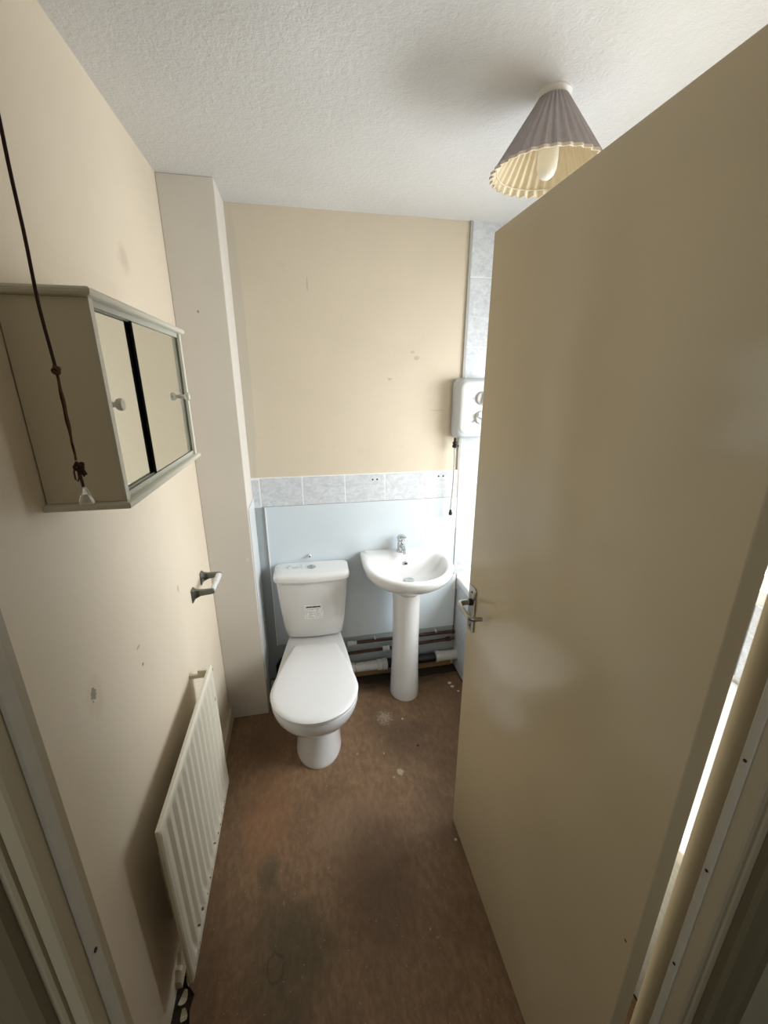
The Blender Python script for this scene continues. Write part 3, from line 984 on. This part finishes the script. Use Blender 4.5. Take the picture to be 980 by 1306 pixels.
# ================================================================== FIXINGS IN THE WALL
fx = thing('wall_plug', 'small white wall plug sticking out of the blue panel above toilet', 'wall plug', (0.004, YB, 0.775))
obj('sleeve', MB().lathe([(0.008, 0.0), (0.008, -0.018), (0.0045, -0.019), (0.0045, -0.006)], (0.004, YB - 0.0072, 0.775), 'y', 16), 'plastic', fx, 40)
obj('bore', MB().lathe([(0.0045, -0.005), (0.0045, -0.0165)], (0.004, YB - 0.0072, 0.775), 'y', 12), 'hole', fx)
for x, z in ((0.335, 1.158), (0.358, 1.158), (0.680, 1.160), (0.705, 1.160)):
    o = obj('screw_hole', MB().lathe([(0.0045, 0.0), (0.0045, -0.0006)], (0, 0, 0), 'y', 10), 'hole')
    o.parent = wb
    o.location = (x, YB - 0.008, z)

# ================================================================== RADIATOR
ra = thing('radiator', 'cream ribbed panel radiator on the left wall', 'radiator', (-0.39, 1.03, 0.10))
RY0, RY1, RZ0, RZ1, RXF = 0.740, 1.322, 0.105, 0.660, -0.362
b = MB()
NY, NZ = 13 * 12, 0
zz = [RZ0, RZ0 + 0.006, RZ0 + 0.030, RZ0 + 0.042, RZ0 + 0.06, RZ1 - 0.05, RZ1 - 0.036, RZ1 - 0.022, RZ1 - 0.006, RZ1]
ny = 156
grid = []
for z in zz:
    row = []
    for i in range(ny + 1):
        t = i / ny
        y = RY0 + (RY1 - RY0) * t
        ph = (t * 13.0) % 1.0
        # flat raised ribs with narrow grooves
        d = 0.5 + 0.5 * math.cos(2 * PI * ph)
        groove = sm((d - 0.25) / 0.5)
        mz = sm((z - (RZ0 + 0.02)) / 0.03) * sm(((RZ1 - 0.018) - z) / 0.03)
        my = sm(t / 0.035) * sm((1 - t) / 0.035)
        x = RXF - 0.0085 * groove * mz * my
        edge = min(t * (RY1 - RY0), (1 - t) * (RY1 - RY0), z - RZ0, RZ1 - z)
        if edge < 0.004:
            x -= 0.004 * (1 - edge / 0.004) ** 2
        row.append(b.bm.verts.new((x, y, z)))
    grid.append(row)
for i in range(len(zz) - 1):
    for j in range(ny):
        b.bm.faces.new((grid[i][j], grid[i][j + 1], grid[i + 1][j + 1], grid[i + 1][j]))
rim = [grid[0][j] for j in range(ny + 1)] + [grid[i][ny] for i in range(1, len(zz))] + [grid[-1][j] for j in range(ny - 1, -1, -1)] + [grid[i][0] for i in range(len(zz) - 2, 0, -1)]
back = [b.bm.verts.new((RXF - 0.012, v.co.y, v.co.z)) for v in rim]
for i in range(len(rim)):
    j = (i + 1) % len(rim)
    b.bm.faces.new((rim[i], rim[j], back[j], back[i]))
b.bm.faces.new(back)
pn = obj('panel', b, 'radiator', ra, 40)
for y in (0.86, 1.24):
    obj('bracket', MB().box(XL, RXF - 0.0115, y - 0.012, y + 0.012, RZ0 + 0.08, RZ1 - 0.22), 'radiator', ra)
obj('air_vent', MB().lathe([(0.005, 0.0), (0.005, 0.012), (0.003, 0.014)], (RXF - 0.006, RY1 - 0.0005, RZ1 - 0.03), 'y', 12), 'dull_chrome', ra, 40)
obj('bracket_hook', MB().box(XL + 0.03, RXF - 0.0115, 1.290, 1.298, 0.632, 0.662).box(XL, XL + 0.03, 1.290, 1.298, 0.632, 0.646), 'cab', ra)
rr = random.Random(3)
for k in range(16):
    y = RY0 + 0.03 + (RY1 - RY0 - 0.06) * k / 16 + rr.uniform(-0.01, 0.01)
    z = RZ0 + 0.004 + rr.random() ** 2 * 0.05
    s = rr.uniform(0.0014, 0.0034)
    pts = [(math.cos(2 * PI * q / 7) * s * rr.uniform(0.5, 1.2), math.sin(2 * PI * q / 7) * s * rr.uniform(0.5, 1.6)) for q in range(7)]
    b = MB()
    b.loft([[(xx, y + u, z + v + 0.004) for u, v in pts] for xx in (RXF - 0.006, RXF + 0.0006)])
    obj('rust_chip', b, 'rust', pn)
obj('rust_chip', MB().box(RXF - 0.004, RXF + 0.0006, 1.296, 1.302, 0.52, 0.535), 'rust', pn)

# ================================================================== TOILET ROLL HOLDER
rh = thing('toilet_roll_holder', 'grey metal toilet roll holder with empty white roller on the left wall', 'roll holder', (XL, 1.54, 0.87))
for yc in (1.468, 1.612):
    b = MB()
    b.loft([[(x, yc - w, zc - h), (x, yc + w, zc - h), (x, yc + w, zc + h), (x, yc - w, zc + h)] for x, w, h, zc in
            ((XL, 0.016, 0.027, 0.864), (XL + 0.004, 0.016, 0.026, 0.864), (XL + 0.012, 0.010, 0.017, 0.869), (XL + 0.030, 0.006, 0.0125, 0.872), (XL + 0.070, 0.0055, 0.010, 0.874), (XL + 0.080, 0.0045, 0.008, 0.874))])
    b.bevel(0.0015, 1)
    obj('bracket_arm', b, 'dull_chrome', rh, 40)
obj('roller', MB().lathe([(0.006, 0.0), (0.0095, 0.004), (0.0095, 0.060), (0.0115, 0.061), (0.0115, 0.128), (0.007, 0.132)], (XL + 0.071, 1.474, 0.874), 'y', 24), 'plastic', rh, 40)

# ================================================================== MIRROR CABINET
cb = thing('mirror_cabinet', 'cream wall cabinet with two sliding mirror doors on the left wall', 'cabinet', (XL, 1.02, 1.41))
CY0, CY1, CZ0, CZ1, CXF = 0.766, 1.287, 1.421, 1.744, -0.309
th = 0.012
obj('side_panel', MB().box(XL + 0.0015, CXF, CY0, CY0 + th, CZ0, CZ1).bevel(0.001, 1), 'cab', cb)
obj('side_panel', MB().box(XL + 0.0015, CXF, CY1 - th, CY1, CZ0, CZ1).bevel(0.001, 1), 'cab', cb)
obj('back_panel', MB().box(XL + 0.001, XL + 0.006, CY0 + th, CY1 - th, CZ0, CZ1), 'cab', cb)


def moulded(z0, z1, flip):
    b = MB()
    h = z1 - z0
    prof = [(0.0, 0.0), (0.0, 1.0), (-0.006, 1.0), (-0.006, 0.7), (-0.0025, 0.45), (-0.0025, 0.0)] if flip else [(0.0, 1.0), (0.0, 0.0), (-0.006, 0.0), (-0.006, 0.3), (-0.0025, 0.55), (-0.0025, 1.0)]
    r = []
    for inset, t in ((0.006, 0.0), (0.0015, 0.12), (0.0, 0.35), (0.0, 0.65), (0.002, 0.88), (0.007, 1.0)):
        z = z0 + h * t
        r.append([(XL + 0.0005, CY0 - 0.011 + inset, z), (CXF + 0.010 - inset, CY0 - 0.011 + inset, z), (CXF + 0.010 - inset, CY1 + 0.013 - inset, z), (XL + 0.0005, CY1 + 0.013 - inset, z)])
    return b.loft(r)


obj('top_board', moulded(CZ1, CZ1 + 0.014, False), 'cab_edge', cb)
obj('bottom_board', moulded(CZ0 - 0.013, CZ0, True), 'cab_edge', cb)
# tracks
for (z0, z1) in ((CZ0, CZ0 + 0.010), (CZ1 - 0.010, CZ1)):
    b = MB()
    for dx in (-0.022, -0.0130, -0.005):
        b.box(CXF + dx - 0.001, CXF + dx + 0.001, CY0 + th, CY1 - th, z0, z1)
    z = z0 if z0 == CZ0 else z1
    b.box(CXF - 0.028, CXF - 0.003, CY0 + th, CY1 - th, z - 0.0001 if z0 == CZ0 else z1 - 0.002, z0 + 0.002 if z0 == CZ0 else z1 + 0.0001)
    obj('track', b, 'rail', cb)
# frame upright
obj('upright', MB().box(CXF - 0.004, CXF + 0.002, CY1 - 0.016, CY1, CZ0, CZ1), 'cab_edge', cb)
obj('upright', MB().box(CXF - 0.004, CXF + 0.002, CY0 - 0.0008, CY0 + 0.013, CZ0, CZ1), 'cab_edge', cb)
for (xf, y0, y1, ky) in ((CXF - 0.0145, CY0 + th, 1.000, 0.806), (CXF - 0.0075, 0.962, CY1 - th - 0.004, 1.236)):
    md = obj('mirror_door', MB().box(xf - 0.004, xf, y0, y1, CZ0 + 0.004, CZ1 - 0.004), 'mirror', cb)
    obj('glass_edge', MB().box(xf - 0.0042, xf + 0.0002, y0 - 0.0012, y0, CZ0 + 0.004, CZ1 - 0.004), 'glass_edge', md)
    obj('glass_edge', MB().box(xf - 0.0042, xf + 0.0002, y1, y1 + 0.0012, CZ0 + 0.004, CZ1 - 0.004), 'glass_edge', md)
    obj('knob', MB().lathe([(0.0055, 0.0), (0.0045, 0.010), (0.0095, 0.014), (0.011, 0.019), (0.0095, 0.023), (0.003, 0.025)], (xf, ky, 1.583), 'x', 20), 'knob', md, 40)

# ================================================================== LIGHT PULL CORD
PX, PY = -0.2925, 0.60
pc = thing('light_pull_cord', 'brown knotted light pull cord with clear cone end hanging before the cabinet', 'pull cord', (PX, PY, ZC))
obj('switch_base', MB().lathe([(0.045, 0.0), (0.045, -0.010), (0.036, -0.028), (0.012, -0.034)], (PX, PY, ZC), 'z', 28), 'lampwhite', pc, 40)


def cordx(z):
    return PX + 0.0012 * math.sin(z * 21) + 0.0006 * math.sin(z * 47)


zz = [ZC - 0.03 - i * 0.02 for i in range(32)]
zz = [z for z in zz if z > 1.632] + [1.632]
obj('cord', MB().tube([(cordx(z), PY, z) for z in zz], 0.0019, 10), 'cord', pc, 40)
for dx in (-0.0008, 0.0009):
    pts = []
    for i in range(15):
        t = i / 14
        z = 1.632 - t * (1.632 - 1.522)
        pts.append((cordx(1.632) + dx * math.sin(PI * min(1, t * 1.2)) * 1.3 - 0.0008 * t, PY + 0.0008 * math.sin(t * 22 + dx * 900), z))
    obj('cord_strand', MB().tube(pts, 0.0014, 8), 'cord_light' if dx > 0 else 'cord', pc, 40)


def knot(c, R, r, tilt):
    b = MB()
    pts = []
    for i in range(33):
        a = 2 * PI * i / 32 * 2
        x = math.cos(a) * (R + 0.35 * R * math.cos(1.5 * a))
        y = math.sin(a) * (R + 0.35 * R * math.cos(1.5 * a))
        z = 0.6 * R * math.sin(1.5 * a)
        pts.append((c[0] + x * 0.7 + z * tilt, c[1] + z, c[2] + y))
    return b.tube(pts, r, 8)


obj('knot', knot((PX + 0.001, PY, 1.634), 0.0036, 0.0016, 0.4), 'cord_light', pc, 40)
obj('knot', knot((PX + 0.002, PY, 1.514), 0.0042, 0.0021, 0.6), 'cord', pc, 40)
obj('loop', MB().tube([(PX - 0.002, PY, 1.518), (PX - 0.0055, PY, 1.506), (PX - 0.0055, PY, 1.497), (PX - 0.003, PY, 1.494), (PX - 0.001, PY, 1.499), (PX - 0.0005, PY, 1.510)], 0.0012, 8), 'cord_light', pc, 40)
obj('loop', MB().tube([(PX + 0.003, PY, 1.514), (PX + 0.007, PY - 0.001, 1.508), (PX + 0.0085, PY, 1.503), (PX + 0.006, PY, 1.501), (PX + 0.003, PY + 0.001, 1.507)], 0.0017, 8), 'cord', pc, 40)
obj('cord_tail', MB().tube([(PX + 0.001, PY, 1.512), (PX + 0.0012, PY, 1.498), (PX + 0.0018, PY, 1.486)], 0.0019, 8), 'cord', pc, 40)
obj('clear_pull', MB().lathe([(0.002, 0.0), (0.0035, -0.002), (0.0085, -0.020), (0.009, -0.0225), (0.0075, -0.0235), (0.003, -0.012)], (PX + 0.0018, PY, 1.4865), 'z', 24), 'clear', pc, 40)

# ================================================================== CEILING LAMP
LX, LY = 0.652, 1.150
lp = thing('ceiling_lamp', 'pleated grey lampshade with cream lining and white bulb on the ceiling', 'lamp', (LX, LY, ZC))
obj('ceiling_rose', MB().lathe([(0.041, 0.0), (0.041, -0.004), (0.036, -0.009), (0.022, -0.014)], (LX, LY, ZC), 'z', 32), 'lampwhite', lp, 40)
obj('lamp_holder', MB().lathe([(0.018, -0.016), (0.018, -0.055), (0.015, -0.060)], (LX, LY, ZC), 'z', 24), 'lampwhite', lp, 40)
NP = 32
ST, SB_ = ZC - 0.012, 2.128


def shade_ring(z, rbase, amp, inset=0.0, scal=0.0):
    out = []
    n = NP * 6
    for i in range(n):
        a = 2 * PI * i / n
        ph = (i % 6) / 6.0
        tri = math.cos(2 * PI * ph)
        r = rbase + amp * tri - inset
        out.append((LX + r * math.cos(a), LY + r * math.sin(a), z + scal * tri))
    return out


def shade_r(t):
    return 0.034 + (0.136 - 0.034) * t


b = MB()
b.loft([shade_ring(ST + (SB_ - ST) * t, shade_r(t), 0.0020 + 0.0034 * t, 0.0, -0.0015 * t) for t in (0, 0.25, 0.5, 0.75, 1.0)], False, False)
shd = obj('shade', b, 'shade', lp)
b = MB()
b.loft([shade_ring(ST + (SB_ - ST) * t, shade_r(t), 0.0020 + 0.0034 * t, 0.0016, -0.0015 * t) for t in (0.01, 0.25, 0.5, 0.75, 1.0)], False, False)
obj('shade_lining', b, 'shade_in', shd)
b = MB()
ra_, rb_ = shade_ring(SB_, 0.136, 0.0054, 0.0, -0.0015), shade_ring(SB_, 0.136, 0.0054, 0.0016, -0.0015)
dn = lambda R, d, e: [(LX + (p[0] - LX) * e, LY + (p[1] - LY) * e, p[2] + d) for p in R]
b.loft([dn(ra_, 0.005, 1.004), dn(ra_, -0.0012, 1.006), dn(rb_, -0.0012, 0.995), dn(rb_, 0.004, 0.996)], closed=True)
obj('shade_trim', b, 'shade_trim', shd)
b = MB()
ringp = [(LX + 0.123 * math.cos(2 * PI * i / 48), LY + 0.123 * math.sin(2 * PI * i / 48), 2.140) for i in range(49)]
b.tube(ringp, 0.0014, 8)
obj('wire_ring', b, 'shade_trim', shd, 40)
obj('bulb', MB().lathe([(0.012, -0.058), (0.015, -0.066), (0.021, -0.085), (0.0245, -0.11), (0.0255, -0.135), (0.024, -0.155), (0.019, -0.168), (0.011, -0.175), (0.002, -0.177)], (LX, LY, ZC), 'z', 28), 'bulb', lp, 40)

# ================================================================== DEBRIS BELOW THE RADIATOR
spec = [(-0.412, 0.764, 0.032, 0.018, 1.2), (-0.402, 0.728, 0.026, 0.018, 1.7), (-0.408, 0.690, 0.022, 0.014, 0.4), (-0.398, 0.790, 0.014, 0.012, 0.3)]
names = ['long curled cream paint flake on the floor by the skirting', 'second cream paint flake against the chipped skirting end',
         'small cream paint flake on the floor inside the doorway', 'tiny pale plaster crumb under the radiator']
for (x, y, L, W, a), lb in zip(spec, names):
    b = MB()
    rows = []
    for i in range(6):
        t = i / 5 - 0.5
        w = W * (1 - (2 * t) ** 2 * 0.6)
        zz_ = 0.004 + 0.012 * (2 * t) ** 2
        c, s = math.cos(a), math.sin(a)
        px, py = t * L, 0
        rows.append([(x + (px * c - q * w / 2 * s), y + (px * s + q * w / 2 * c), -0.0115 + zz_ - 0.004 + dz) for q, dz in ((-1, 0), (1, 0), (1, 0.003), (-1, 0.003))])
    b.loft(rows)
    tag(obj('paint_flake', b, 'flake', None, False, (x, y, -0.0115)), lb, 'paint flake', 'paint flakes beside the skirting')
